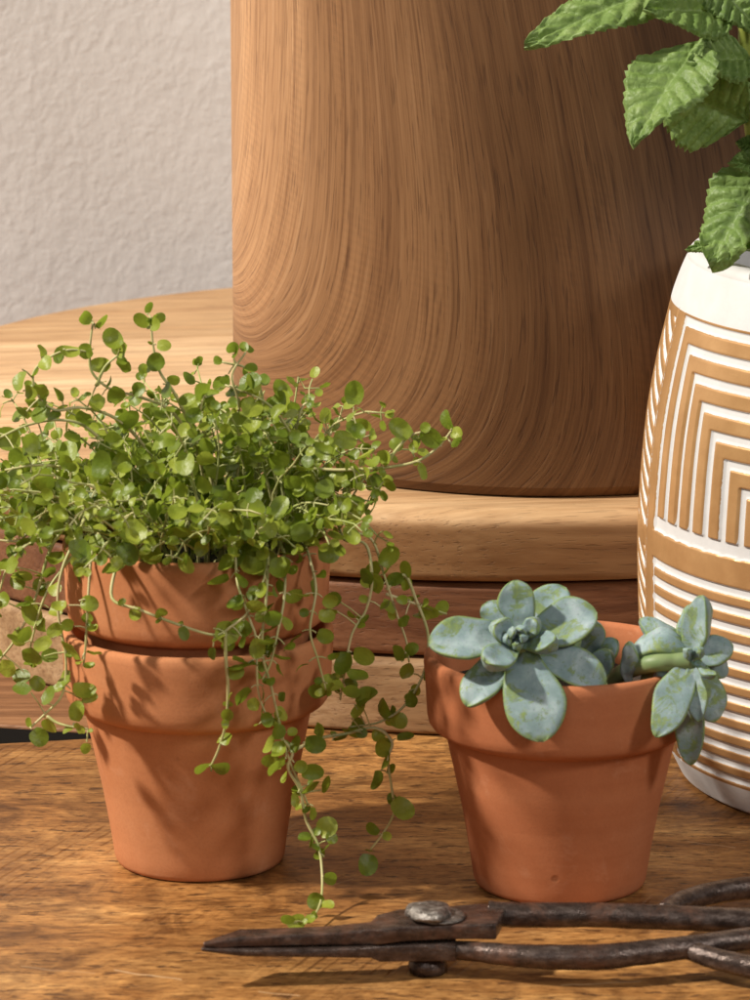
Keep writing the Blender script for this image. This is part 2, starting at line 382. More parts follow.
# ------------------------------------------------------------------ round riser, three stacked rounds
riser = tag(empty('round_riser', PC), 'low round riser of three stacked wooden layers carrying the tall wooden drum', 'riser')
def disc(z0, z1, r, rt, rb, mat, seed):
    prof = [(0.0, z1)]
    prof += [(r * q, z1) for q in (.3, .6, .85)]
    for k in range(9):
        a = math.pi / 2 * (1 - k / 8); prof.append((r - rt + rt * math.cos(a), z1 - rt * .8 + rt * .8 * math.sin(a)))
    for k in range(7):
        a = -math.pi / 2 * k / 6; prof.append((r - rb + rb * math.cos(a), z0 + rb + rb * math.sin(a)))
    prof += [(r * .5, z0), (0.0, z0)]
    vs, fs = lathe(prof, 160, .002, seed)
    b = MB(); b.add(vs, [tuple(reversed(f)) for f in fs])
    return link('layer', b.mesh('layer'), mat, riser)
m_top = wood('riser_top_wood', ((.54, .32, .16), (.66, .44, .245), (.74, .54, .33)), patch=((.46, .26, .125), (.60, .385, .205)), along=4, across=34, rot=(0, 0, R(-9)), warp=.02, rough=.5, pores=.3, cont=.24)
def riser_top(mat):
    nt = mat.node_tree; b = nt.nodes['Principled BSDF']; src = b.inputs['Base Color'].links[0].from_socket
    h = M.__new__(M); h.m, h.nt, h.b = mat, nt, b
    v = h.coord('Object', rot=(0, 0, R(-9.0)))
    sp = h.n('ShaderNodeSeparateXYZ', ins={'Vector': v})
    brd = h.ramp(h.math('MULTIPLY_ADD', sp.outputs[1], 3.0, .5), [(0, (.98, .95, .9)), (.22, (1.2, 1.2, 1.16)), (.36, (1.1, 1.07, 1.0)), (.5, (1.25, 1.28, 1.28)), (.875, (.98, .92, .82))], 'CONSTANT')   # glued boards of different tone
    col = h.mix(1.0, src, brd, 'MULTIPLY')
    z = h.n('ShaderNodeSeparateXYZ', ins={'Vector': h.coord('Object')}).outputs[2]
    edge = h.ramp(h.math('MULTIPLY', h.math('SUBTRACT', H3, z), 60), [(.28, 0), (.52, 1)])     # edge is browner than the top
    col = h.mix(edge, col, h.mix(1.0, src, (.50, .42, .33), 'MULTIPLY'))
    nt.links.new(col, b.inputs['Base Color'])
riser_top(m_top)
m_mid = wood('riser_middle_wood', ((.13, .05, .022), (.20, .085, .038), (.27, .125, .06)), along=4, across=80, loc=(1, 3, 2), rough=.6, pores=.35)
m_low = wood('riser_lower_wood', ((.28, .165, .08), (.39, .245, .125), (.48, .32, .18)), along=4, across=70, loc=(5, 1, 2), rough=.6, pores=.35)
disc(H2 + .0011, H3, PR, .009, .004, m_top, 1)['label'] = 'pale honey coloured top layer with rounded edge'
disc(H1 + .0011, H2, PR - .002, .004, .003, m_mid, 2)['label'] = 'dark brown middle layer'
disc(.0006, H1, PR, .005, .002, m_low, 3)['label'] = 'greyish brown bottom layer'

# ------------------------------------------------------------------ tall wooden drum with a swirling grain
base_front = onz(545, 499.5, H3); sc_ = scale_at(base_front)
SR = 313 / (sc_ * .955)
for _ in range(8):
    SC = Vector(((545 - 375) / F * (Vector((0, base_front.y + SR, H3 + .1)) - CAM).dot(fwd), base_front.y + SR, H3 + .0008))
    SR = (545 - 231.5) / scale_at(SC + Vector((0, 0, .12)))
NS, NZ, SH = 320, 150, .62
vs, fs, uvs = [], [], []
for j in range(NZ + 1):
    z = SH * j / NZ
    for k in range(NS + 1):
        a = 2 * math.pi * k / NS - math.pi * .5      # start at back seam later
        th = 2 * math.pi * k / NS + math.pi / 2
        rr = SR - (.003 * (1 - min(1, z / .004)) ** 2 if z < .004 else 0)
        vs.append((rr * math.cos(th), rr * math.sin(th), z))
        sx = SR * math.cos(th)                        # the log is sawn: grain follows a curved field
        s = (sx + SR) / (2 * SR) * .625 if math.sin(th) < 0 else .625 + (SR - sx) / (2 * SR) * .625
        sg = (th - math.pi) / math.pi * .50 if th >= math.pi else .625 + (math.pi - th) * .16
        s = sg if th >= math.pi else sg
        t = z
        A = .40 * math.exp(-max(s, 0) / .125)
        u = s + A * math.exp(-t / .06) + (.05 + .24 * smooth(.03, .2, s)) * t
        u += .006 * mnoise.noise(Vector((s * 9, t * 5, 2.2))) + .0012 * mnoise.noise(Vector((s * 40, t * 14, 9)))
        uvs.append((t + .25 * s, u))
for j in range(NZ):
    for k in range(NS):
        a = j * (NS + 1) + k; fs.append((a, a + 1, a + NS + 2, a + NS + 1))
top = [NZ * (NS + 1) + k for k in range(NS)]; bot = list(reversed(range(NS)))
fs += [tuple(top), tuple(bot)]
me = bpy.data.meshes.new('wooden_drum'); me.from_pydata(vs, [], fs); me.update()
uvl = me.uv_layers.new(name='grain')
li = np.zeros(len(me.loops), dtype=np.int32); me.loops.foreach_get('vertex_index', li)
uvl.data.foreach_set('uv', np.array(uvs, dtype=np.float32)[li].ravel())
m = M('drum_wood'); v = m.n('ShaderNodeTexCoord').outputs['UV']
wp = m.vadd(m.noise(m.map(v, (10, 60, 1)), 1, 3, .6, col=True), (-.5, -.5, -.5))
v = m.vadd(v, m.vscale(wp, .003))
big = m.noise(m.map(v, (1.0, 20, 1)), 1, 3, .55)
mid = m.noise(m.map(v, (3.5, 190, 1)), 1, 3, .6)
mid2 = m.noise(m.map(v, (6, 330, 1), loc=(3, 5, 0)), 1, 2, .6)
fin = m.noise(m.map(v, (18, 900, 1)), 1, 3, .65)
por = m.ramp(m.noise(m.map(v, (50, 640, 1)), 1, 2, .5), [(.58, 0), (.66, 1)])
c = m.ramp(big, [(.3, (.235, .118, .054)), (.5, (.29, .152, .072)), (.7, (.345, .19, .095))])
c = m.mix(m.ramp(mid, [(.34, .42), (.44, .12), (.54, 0)]), c, (.13, .056, .024))
c = m.mix(m.ramp(mid2, [(.34, .40), (.44, 0)]), c, (.13, .058, .025))
c = m.mix(m.ramp(mid2, [(.56, 0), (.70, .30)]), c, (.46, .275, .15))
c = m.mix(m.ramp(fin, [(.36, .55), (.54, 0)]), c, m.mix(1.0, c, (.55, .47, .40), 'MULTIPLY'))
fb = m.n('ShaderNodeTexWave', wave_type='BANDS', bands_direction='X', ins={'Vector': m.map(v, (1, .35, 1)), 'Scale': 85, 'Distortion': 2.2, 'Detail': 2, 'Detail Scale': 6})
fbm = m.math('MULTIPLY', m.ramp(m.noise(m.map(v, (5, 30, 1), loc=(9, 1, 0)), 1, 2), [(.50, 0), (.64, .16)]), fb.outputs['Fac'])   # rippled fiddle figure
c = m.mix(fbm, c, m.mix(1.0, c, (1.6, 1.55, 1.5), 'MULTIPLY'))
c = m.mix(m.math('MULTIPLY', por, .42), c, (.07, .03, .015))
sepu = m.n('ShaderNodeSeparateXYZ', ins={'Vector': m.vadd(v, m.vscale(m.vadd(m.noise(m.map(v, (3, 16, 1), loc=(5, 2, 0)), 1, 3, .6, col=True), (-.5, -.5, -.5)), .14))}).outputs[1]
hw_shade = m.ramp(sepu, [(.09, (1.62, 1.72, 1.78)), (.20, (.84, .80, .72)), (.30, (.50, .45, .37)), (.40, (.31, .26, .20))], 'EASE')   # sapwood to heartwood, with the drum's lit left and shaded right painted in
c = m.mix(1.0, c, hw_shade, 'MULTIPLY')
m.p(Base_Color=c, Roughness=.5, Specular_IOR_Level=.3)
m.bump(m.math('SUBTRACT', fin, m.math('MULTIPLY', por, .7)), .3, .0005)
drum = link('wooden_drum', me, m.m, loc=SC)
drum.modifiers.new('es', 'EDGE_SPLIT')
tag(drum, 'tall wooden drum with swirling brown grain standing on the round riser', 'drum')

# ------------------------------------------------------------------ terracotta pots
pot_prof = [(0, .0), (.022, .0), (.0318, .0), (.0334, .0008), (.0343, .0026), (.0360, .014), (.0398, .036), (.0432, .053), (.0449, .0605),
            (.0455, .0625), (.0464, .0633), (.0490, .0642), (.0512, .0654), (.0525, .0672), (.0531, .0700), (.0535, .0760), (.0540, .0860), (.0544, .0905),
            (.0541, .0930), (.0531, .0943), (.0515, .0946), (.0502, .0940), (.0495, .0925), (.0488, .085), (.0480, .072), (.0465, .066), (.0430, .050), (.0345, .010), (.0330, .008), (0, .008)]
def resample(pr):
    o = []
    for (a, b) in zip(pr[:-1], pr[1:]):
        n = max(1, int(math.hypot(b[0] - a[0], b[1] - a[1]) / .003))
        o += [(a[0] + (b[0] - a[0]) * k / n, a[1] + (b[1] - a[1]) * k / n) for k in range(n)]
    return o + [pr[-1]]
def pot(loc, sc, mat, label, seed, group=None, tilt=(0, 0), stretch=1.0):
    vs, fs = lathe(resample(pot_prof), 128, .006, seed)
    b = MB(); b.add(vs, fs)
    o = link('terracotta_pot', b.mesh('terracotta_pot'), mat, loc=loc)
    o.scale = (sc, sc, sc * stretch); o.rotation_euler = (tilt[0], tilt[1], seed * 1.3)
    return tag(o, label, 'plant pot', group)
LC = onz(200, 858); RC = onz(559.5, 881)
sL = 136 / scale_at(LC + Vector((0, 0, .08))) / .0544
sR_ = 138 / scale_at(RC + Vector((0, 0, .08))) / .0544
mt1, mt2, mt3 = terracotta('terracotta_a', 1, 1.0, 1.06), terracotta('terracotta_b', 2, 1.0, 1.04), terracotta('terracotta_c', 3, .90, .92)
grp = 'terracotta pots on the table'
pot(LC, sL, mt1, 'lower terracotta pot of the nested pair, standing on the table', 1, grp, stretch=1.03)
UP = LC + Vector((.0005, 0, .0262 * sL))
pot(UP, sL * .985, mt2, 'upper terracotta pot set inside another pot and holding the leafy creeper', 2, grp, (R(.6), R(.8)), 1.155)
pot(RC, sR_, mt3, 'single terracotta pot holding the blue-green succulents, behind the old shears', 3, grp)
def soil(loc, r, label):
    b = MB(); vs = [(0, 0, .004)]; fs = []; nr, ns = 14, 56
    for i in range(1, nr + 1):
        for k in range(ns):
            a = 2 * math.pi * k / ns; q = r * i / nr
            vs.append((q * math.cos(a), q * math.sin(a), .004 * (1 - (i / nr) ** 2) + .0025 * mnoise.noise(Vector((q * math.cos(a) * 160, q * math.sin(a) * 160, loc.x * 9)))))
    fs += [(0, 1 + k, 1 + (k + 1) % ns) for k in range(ns)]
    for i in range(nr - 1):
        for k in range(ns): fs.append((1 + i * ns + k, 1 + (i + 1) * ns + k, 1 + (i + 1) * ns + (k + 1) % ns, 1 + i * ns + (k + 1) % ns))
    b.add(vs, fs)
    return tag(link('potting_soil', b.mesh('potting_soil'), m_soil, loc=loc), label, 'soil', kind='stuff')
ZS = UP.z + .097 * sL
soil(Vector((UP.x, UP.y, ZS)), .0482 * sL, 'dark damp soil under the leafy creeper in the upper pot')
ZR = RC.z + .079 * sR_
soil(Vector((RC.x, RC.y, ZR)), .0478 * sR_, 'dark soil around the succulents in the single pot')

# ------------------------------------------------------------------ leafy creeper
def frame(n):
    n = n.normalized(); t = n.cross(Vector((0, 0, 1)))
    if t.length < .1: t = n.cross(Vector((1, 0, 0)))
    t.normalize(); return t, n.cross(t), n
def round_leaf(mb, base, d, n, r, cup=.25):
    """round leaf: starts at base, points along d, faces n"""
    d = (d - n * d.dot(n));
    if d.length < 1e-4: d = frame(n)[0]
    d.normalize(); s = n.cross(d)
    el = random.uniform(1.0, 1.5); ns = 15
    ph = random.uniform(-.25, .25); rip = random.uniform(.02, .22); k3 = random.randint(2, 4); fold = random.uniform(-.1, .35); bend = random.uniform(-.35, .25)
    c = base + d * r * el
    vs = [c - n * r * cup * .35]
    for q, lift in ((.55, .0), (1.0, 1.0)):
        for k in range(ns):
            a = 2 * math.pi * (k + .5 * (q < 1)) / ns
            x = math.cos(a) * q * el; y = math.sin(a) * q * (1 + .06 * math.cos(a))
            if q == 1 and x < -.9 * el: x *= .86                        # notch at the stalk
            h = cup * (x * x + y * y) * .5 - cup * .3 + rip * math.sin(k3 * a + ph * 9) * q * q * .6 + fold * abs(y) * .6 + bend * x * x
            vs.append(c + d * r * x + s * r * y + n * r * h)
    fs = [(0, 1 + k, 1 + (k + 1) % ns) for k in range(ns)]
    for k in range(ns):
        a, b2 = 1 + k, 1 + (k + 1) % ns; e, f = 1 + ns + k, 1 + ns + (k + 1) % ns
        fs += [(a, e, b2), (b2, e, f)]
    mb.add(vs, fs)
def leafy(path, lm, sm, r0, r1, spacing, lr, toward=Vector((-.35, -.55, .6)), wild=.8, start=.1, petiole=.003, density=1.0):
    """stem tube and pairs of leaves along a path"""
    n = len(path)
    sm.tube(path, [r0 + (r1 - r0) * i / (n - 1) for i in range(n)], 6)
    L = [0.0]
    for i in range(1, n): L.append(L[-1] + (path[i] - path[i - 1]).length)
    s = L[-1] * start; k = 0; ang = random.uniform(0, 6.28)
    while s < L[-1]:
        i = next(q for q in range(1, n) if L[q] >= s); f = (s - L[i - 1]) / max(1e-9, L[i] - L[i - 1])
        p = path[i - 1].lerp(path[i], f); t = (path[i] - path[i - 1]).normalized()
        a_, b_, _ = frame(t)
        ang += math.pi / 2 + random.uniform(-.4, .4)
        for sg in (0, math.pi):
            if random.random() > density: continue
            dr = (a_ * math.cos(ang + sg) + b_ * math.sin(ang + sg) + t * random.uniform(.1, .6)).normalized()
            e = p + dr * petiole * random.uniform(.6, 1.4)
            sm.tube([p, p.lerp(e, .5) + Vector((0, 0, .0003)), e], .00028, 4, False)
            nn = (toward + dr * random.uniform(-.3, .5) + Vector((random.gauss(0, wild), random.gauss(0, wild), random.gauss(0, wild))) * .6).normalized()
            taper = 1 - .45 * smooth(.8, 1.0, s / L[-1])
            round_leaf(lm, e, dr, nn, lr * random.choice((random.uniform(.55, 1.0), random.uniform(.85, 1.4))) * taper, random.uniform(.1, .5))
        s += spacing * random.uniform(.7, 1.3); k += 1
    dr = (path[-1] - path[-3]).normalized()
    for _ in range(2): round_leaf(lm, path[-1], (dr + Vector((random.gauss(0, .6), random.gauss(0, .6), random.gauss(0, .6)))), (toward + Vector((random.gauss(0, .6), random.gauss(0, .6), random.gauss(0, .6)))).normalized(), lr * .55)
plant = tag(empty('leafy_creeper', Vector((UP.x, UP.y, ZS))), 'bushy green creeper with small round leaves spilling over the stacked pots', 'potted plant')
P0 = Vector((UP.x, UP.y, ZS))
lm, sm = MB(), MB()
cnt = 0
for i in range(165):
    a = random.uniform(0, 2 * math.pi); rr = .045 * math.sqrt(random.random())
    base = P0 + Vector((rr * math.cos(a), rr * math.sin(a), -.002))
    out = Vector((math.cos(a + random.gauss(0, .7)), math.sin(a + random.gauss(0, .7)) * .8, 0)) * (rr / .045 * .9 + .15)
    out.x *= .62 if out.x > 0 else 1.0
    L = random.uniform(.030, .092) * (1 - .3 * (out.x > .3)); up = random.uniform(.85, 1.6) * (1.15 - .5 * rr / .045)
    d = (out * random.uniform(.4, 1.2) + Vector((0, 0, up)) + Vector((-.12, 0, 0))).normalized()
    pth = [base]; n = 9
    for k in range(n):
        d = (d + Vector((random.gauss(0, .16), random.gauss(0, .16), random.gauss(0, .12) - .12 * (k / n) * (1 + rr / .03))) + out * .09).normalized()
        q = pth[-1] + d * L / n
        ro = (q - P0).xy.length; lim = P0.z + (.007 + (.012 if q.y < P0.y else 0) * smooth(.03, .052, ro))
        if q.z < lim: q.z = lim
        if q.z > P0.z + .068: q.z = P0.z + .068 - random.uniform(0, .006)
        pth.append(q)
    leafy(pth, lm, sm, .00055, .0003, .0078, .0029, wild=1.3, start=.55 if base.y < P0.y - .005 else .3)
# short growth around the rim that hides the back of the pot edge
def to0(mb): mb.v = [tuple(Vector(v) - P0) for v in mb.v]; return mb
link('foliage', to0(lm).mesh('foliage'), m_leaf, plant); link('stems', to0(sm).mesh('stems'), m_stem, plant)

def Y(c): return P0.y + c * .01                  # depth in centimetres from the pot axis
strands = [  # [(px, py, depth cm)...], leaf radius, spacing, [explicit leaves (px,py,r px)], auto?
 ([(100, 530, -3.5), (92, 552, -4.6), (88, 600, -5.2), (86, 640, -5.2), (84, 662, -5)], [(87, 603, 10), (68, 625, 8), (75, 651, 11), (87, 620, 6), (88, 666, 6), (62, 606, 6), (83, 560, 7)]),
 ([(70, 520, -2), (50, 550, -2.5), (35, 600, -2.5), (15, 640, -2.5), (-8, 668, -2.5)], [(12, 565, 11), (40, 585, 8), (30, 610, 10), (18, 637, 9), (28, 540, 9), (3, 600, 9), (6, 668, 10), (19, 675, 10), (36, 683, 9), (20, 583, 8), (48, 573, 8)]),
 ([(80, 530, -3.2), (62, 570, -4), (58, 610, -4.2), (66, 660, -4.4), (62, 695, -4.4), (45, 714, -4.4), (30, 728, -4.4)], [(66, 680, 10), (80, 690, 10), (86, 698, 7), (47, 697, 10), (38, 736, 12), (49, 724, 9), (58, 628, 8), (46, 642, 7), (52, 655, 8), (34, 655, 11), (25, 690, 8)]),
 ([(47, 716, -4.4), (60, 724, -4.6), (88, 729, -5)], [(76, 715, 10), (86, 746, 6), (80, 728, 7)]),
 ([(60, 500, -1), (30, 530, -2), (10, 560, -2), (-6, 610, -2)], None),
 ([(85, 540, -2), (48, 590, -3), (32, 640, -3), (30, 660, -3)], None),
 ([(118, 560, -4.6), (112, 598, -5.5), (140, 610, -5.9), (182, 626, -6.3), (215, 635, -6.3), (232, 626, -6.3), (248, 612, -6.1), (262, 585, -5.6), (268, 560, -4.8)], [(122, 602, 5), (135, 613, 7), (161, 614, 8), (183, 631, 7), (224, 632, 12), (237, 602, 10), (213, 652, 6), (228, 645, 8), (242, 640, 6), (262, 590, 8)]),
 ([(225, 632, -6.4), (226, 662, -6.4), (228, 690, -6.2), (226, 722, -5.9), (219, 748, -5.5), (211, 766, -5.3)], [(234, 673, 9), (227, 716, 8), (224, 739, 8), (218, 769, 9), (204, 767, 8), (228, 703, 6)]),
 ([(235, 550, -4.4), (238, 585, -5.6), (250, 620, -6), (256, 640, -6.1), (258, 690, -5.9), (268, 720, -5.5)], None),
 ([(268, 555, -4.4), (266, 600, -5.8), (262, 650, -5.9), (272, 690, -5.7), (282, 735, -5.4), (290, 762, -5.2), (300, 785, -5), (308, 805, -4.9)], None),
 ([(285, 560, -4.2), (284, 600, -5.2), (276, 640, -5.7), (270, 665, -5.8), (262, 680, -5.9)], None),
 ([(310, 560, -3.2), (316, 590, -4), (310, 630, -4.6), (318, 660, -4.6), (326, 690, -4.5)], None),
 ([(278, 735, -5.4), (292, 752, -5.2), (288, 768, -5.2), (300, 790, -5), (306, 820, -5), (318, 845, -5.2), (322, 872, -5.8), (321, 900, -7), (313, 917, -8), (302, 922, -8.6)], [(280, 748, 10), (296, 745, 9), (277, 762, 9), (300, 766, 8), (307, 790, 9), (325, 786, 8), (306, 837, 8), (326, 828, 11), (331, 838, 8), (321, 855, 8), (328, 878, 7), (316, 901, 9), (300, 921, 8), (310, 918, 7), (290, 920, 6)]),
 ([(345, 540, -2), (366, 545, -2.5), (372, 580, -2.8), (366, 610, -2.8), (352, 634, -3), (345, 670, -3.2), (340, 700, -3.4)], [(352, 615, 7), (330, 610, 10), (360, 655, 11), (345, 660, 12), (355, 675, 12), (350, 690, 10), (333, 683, 13), (322, 690, 10), (335, 600, 9), (368, 578, 8), (385, 605, 9)]),
 ([(290, 752, -5), (322, 738, -4), (345, 734, -3.8), (375, 728, -3.6), (392, 742, -3.6), (388, 760, -3.6), (392, 790, -3.5), (394, 812, -3.5), (384, 832, -3.5), (370, 850, -3.5)], [(355, 733, 14), (338, 739, 8), (384, 748, 12), (379, 778, 11), (400, 806, 11), (374, 831, 8), (368, 862, 11), (312, 744, 11), (320, 732, 10), (402, 738, 8), (379, 735, 8), (364, 696, 10), (357, 712, 9)]),
 ([(350, 530, -2), (372, 540, -2), (384, 575, -2), (396, 612, -2), (406, 640, -2), (409, 662, -2)], [(386, 558, 13), (376, 585, 11), (388, 607, 10), (400, 655, 9), (410, 650, 8), (370, 580, 9), (392, 580, 7)]),
 ([(386, 590, -2), (404, 575, -1.8), (416, 600, -1.8), (428, 635, -2), (424, 672, -2.2), (405, 705, -2.6), (380, 722, -3.2), (350, 727, -3.6)], [(405, 570, 9), (409, 672, 9), (427, 612, 9), (411, 700, 8), (384, 713, 10), (398, 720, 9), (415, 690, 7), (363, 698, 11)]),
 ([(386, 594, -2), (410, 602, -1.8), (440, 612, -1.8), (447, 614, -1.8)], [(441, 609, 7), (424, 603, 6), (405, 600, 6), (404, 620, 7)]),
 ([(290, 480, -1), (305, 469, -2), (340, 470, -2.4), (390, 467, -2.6), (420, 460, -2.6), (440, 445, -2.6), (452, 430, -2.6)], [(372, 460, 10), (384, 458, 9), (421, 471, 10), (434, 440, 10), (448, 423, 8), (456, 432, 7), (455, 443, 7), (376, 480, 8), (352, 478, 7)]),
 ([(385, 466, -2.6), (398, 448, -2.6), (412, 435, -2.6), (432, 431, -2.6)], [(404, 432, 10), (414, 446, 6), (425, 428, 6)]),
 ([(205, 485, 0), (195, 440, -.8), (176, 396, -1.5), (160, 372, -1.6), (153, 345, -1.6), (151, 318, -1.6)], [(143, 321, 9), (154, 325, 8), (160, 318, 7), (155, 363, 9), (161, 345, 7), (165, 388, 8), (173, 380, 8), (148, 309, 6)]),
 ([(205, 470, 0), (175, 415, -1), (140, 397, -1.5), (112, 390, -1.7), (92, 372, -1.8), (90, 348, -1.8), (93, 322, -1.8)], [(86, 318, 9), (100, 323, 9), (97, 365, 9), (137, 390, 8), (115, 396, 9), (98, 401, 9)]),
 ([(96, 386, -1.75), (105, 367, -1.8), (118, 355, -1.8)], [(114, 341, 10), (122, 350, 9), (124, 363, 10), (84, 418, 10)]),
 ([(170, 480, 0), (125, 425, -1), (85, 408, -2), (55, 410, -2.3), (38, 395, -2.5), (33, 375, -2.5), (45, 360, -2.5), (68, 350, -2.4), (90, 352, -2.2)], [(20, 378, 10), (28, 392, 9), (40, 390, 9), (24, 412, 10), (45, 362, 10), (62, 353, 9), (73, 352, 8), (86, 351, 9), (42, 413, 10), (55, 415, 9), (60, 395, 8), (32, 402, 8)]),
 ([(140, 480, 0), (90, 430, -1.5), (60, 420, -2), (28, 425, -2.4), (5, 435, -2.6), (-12, 445, -2.6)], [(6, 438, 12), (30, 440, 9), (45, 445, 9), (15, 455, 8)]),
 ([(235, 500, 0), (240, 440, -1), (238, 400, -2), (232, 375, -2.2), (246, 352, -2.2)], None),
 ([(255, 500, 0), (262, 430, -1), (262, 395, -1.6), (250, 370, -1.8), (222, 362, -2)], None),
 ([(300, 500, 0), (300, 455, -1), (282, 420, -1.6), (262, 400, -2), (225, 385, -2)], None),
 ([(280, 510, 0), (288, 470, -.5), (296, 430, -1), (302, 408, -1), (308, 402, -1)], None),
 ([(215, 500, 0), (205, 440, -1), (200, 415, -2), (204, 396, -2.2)], [(203, 393, 12), (190, 400, 8), (212, 402, 8), (196, 415, 9)]),
 ([(60, 500, -1), (20, 490, -2), (-10, 478, -2)], None),
 ([(80, 470, -1), (40, 465, -2), (5, 470, -2)], None),
 ([(60, 520, -1), (25, 540, -2.2), (-5, 540, -2.2)], None),
]
def spt(x, y, d):                                # never below the table top
    p = ony(x, y, d)
    return p if p.z > .004 else onz(x, y, .004)
for pts, lv in strands:
    lm, sm = MB(), MB()
    x0, y0, dd0 = pts[0]
    if 525 <= y0 <= 575 and dd0 < -1.5: pts = [(x0 + (200 - x0) * .12, y0 - 26, dd0 + 2.6), (x0 + (200 - x0) * .05, y0 - 16, dd0 + 1.1)] + pts
    path = spline([spt(x, y, Y(d)) for (x, y, d) in pts], 6)
    if lv is None:
        leafy(path, lm, sm, .00065, .0004, .0085, .0031, wild=1.1, start=.12)
    else:
        n = len(path)
        sm.tube(path, [.0007 - .0003 * i / (n - 1) for i in range(n)], 6)
        scr = [( (p - CAM).dot(rgt) / (p - CAM).dot(fwd) * F + 375, 500 - (p - CAM).dot(upv) / (p - CAM).dot(fwd) * F) for p in path]
        for (x, y, r) in lv:
            i = min(range(n), key=lambda k: (scr[k][0] - x) ** 2 + (scr[k][1] - y) ** 2)
            pb = path[i]; ce = spt(x, y, pb.y + random.uniform(-.006, .002))
            rr = r / 2500 * random.uniform(.72, .95)
            nn = (Vector((-.3, -.85, .4)) + Vector((random.gauss(0, .6), random.gauss(0, .3), random.gauss(0, .6)))).normalized()
            dr = ce - pb
            if dr.length < .0015: dr = Vector((random.choice((-1, 1)), 0, -.3)) * .002
            dd = (dr - nn * dr.dot(nn)).normalized()
            bs = ce - dd * rr
            sm.tube([pb, pb.lerp(bs, .5) + Vector((0, 0, .0004)), bs], .0003, 4, False)
            round_leaf(lm, bs, dd, nn, rr, random.uniform(.1, .45))
            if random.random() < .7:                                       # the small partner of the pair
                nn2 = (Vector((-.3, -.5, .6)) + Vector((random.gauss(0, .5), random.gauss(0, .5), random.gauss(0, .5)))).normalized()
                round_leaf(lm, pb, -dd + Vector((0, random.uniform(-1, 1), random.uniform(-.6, .6))), nn2, rr * random.uniform(.45, .75), .3)
    st = link('trailing_stem', to0(sm).mesh('trailing_stem'), m_stem_old, plant)
    link('leaves', to0(lm).mesh('leaves'), m_leaf, st)

# ------------------------------------------------------------------ succulents
def fat_leaf(base, tip, W, n, T=.0055, curl=.1, cup=.26, root=.4, nose=.62, twist=0):
    """thick spoon-shaped leaf from base to tip, upper side facing n"""
    ax = tip - base; L = ax.length; ax.normalize()
    n = (n - ax * n.dot(ax)).normalized(); s = ax.cross(n)
    NU, NA = 26, 20; b = MB(); vs, at = [], []
    sd = random.uniform(0, 99)
    for i in range(NU + 1):
        u = i / NU
        uu = 1 - (1 - u) ** 1.6 * 1.0 if u > .5 else u
        u = .5 * (1 - math.cos(math.pi * u)) * .55 + u * .45
        if u < nose: w = root + (1 - root) * smooth(-.1, nose, u)
        else: w = max(0, 1 - ((u - nose) / (1 - nose)) ** 2.0) ** .62
        w *= W / 2; th = T * (.55 + .45 * smooth(0, .5, u)) * (min(1, w / (W / 2) * 1.3))
        for k in range(NA):
            a = 2 * math.pi * k / NA; ca, sa = math.cos(a), math.sin(a)
            y = w * ca; z = th * (.28 * sa if sa > 0 else .8 * sa)
            z += cup * W * (ca * ca) * (w / (W / 2)) * .5
            z += L * curl * (u * u - u * .85)
            z += .0007 * mnoise.noise(Vector((u * 4, ca * 2, sd)))
            tw = twist * u; y, z = y * math.cos(tw) - z * math.sin(tw), y * math.sin(tw) + z * math.cos(tw)
            yy = y + .0012 * mnoise.noise(Vector((u * 2.5, 3.3, sd)))
            vs.append(base + ax * L * u + s * yy + n * z)
            at.append(max(smooth(.72, 1.0, abs(ca)) , smooth(.86, 1, u)) if sa > -.2 else .45)
    fs = [(i * NA + k, i * NA + (k + 1) % NA, (i + 1) * NA + (k + 1) % NA, (i + 1) * NA + k) for i in range(NU) for k in range(NA)]
    fs += [tuple(reversed(range(NA))), tuple(range(NU * NA, (NU + 1) * NA))]
    b.add(vs, fs, at); return b
def add_leaf(root, org, *a, **k):
    b = fat_leaf(*a, **k); b.v = [tuple(Vector(v) - org) for v in b.v]
    return link('leaf', b.mesh('leaf', 'edge'), m_succ, root)
def SY(c): return RC.y + c * .01
org = Vector((RC.x, RC.y, ZR))
succ = tag(empty('succulent', org), 'full blue-green succulent rosette lolling over the left rim of its pot', 'succulent')
cx0, cy0 = 517, 638
V = Vector
def sl(root, o, bx, by, bd, tx, ty, td, wpx, n, **k):
    if root.get('label', '').startswith('smaller'): k.setdefault('nose', .5)
    return add_leaf(root, o, ony(bx, by, SY(bd)), ony(tx, ty, SY(td)), wpx * .88 / 2500, V(n), **k)
fc = (-.25, -.75, .6)
# outer whorl behind, then the big spoons, then the heart
sl(succ, org, 512, 634, -3.4, 484, 604, -2.6, 30, (-.3, -.6, .7))
sl(succ, org, 525, 634, -3.0, 566, 588, -2.0, 42, (-.1, -.7, .7))
sl(succ, org, 524, 634, -3.6, 513, 580, -3.4, 40, (-.2, -.95, .25), curl=.12)
sl(succ, org, 512, 636, -3.7, 429, 645, -4.6, 50, (-.2, -.75, .75), curl=-.18, twist=.15)
sl(succ, org, 512, 645, -3.7, 466, 706, -5.0, 41, (-.35, -.8, .5), curl=-.1)
sl(succ, org, 524, 640, -3.6, 597, 612, -3.4, 52, (-.05, -.8, .6), curl=.12, cup=.25)
sl(succ, org, 526, 648, -3.8, 606, 684, -4.4, 44, (.1, -.75, .65), curl=-.1)
sl(succ, org, 520, 648, -4.2, 545, 741, -6.2, 64, (-.05, -.85, .5), curl=-.12, cup=.1, T=.006)
sl(succ, org, 518, 646, -4.5, 484, 664, -5.8, 34, (.0, -.7, .75), curl=.25, cup=.3)
sl(succ, org, 514, 640, -4.3, 494, 624, -4.8, 27, (.2, -.9, .35), curl=.3, cup=.35)
sl(succ, org, 522, 646, -4.4, 557, 640, -5.2, 26, (-.2, -.6, .8), curl=.3, cup=.35)
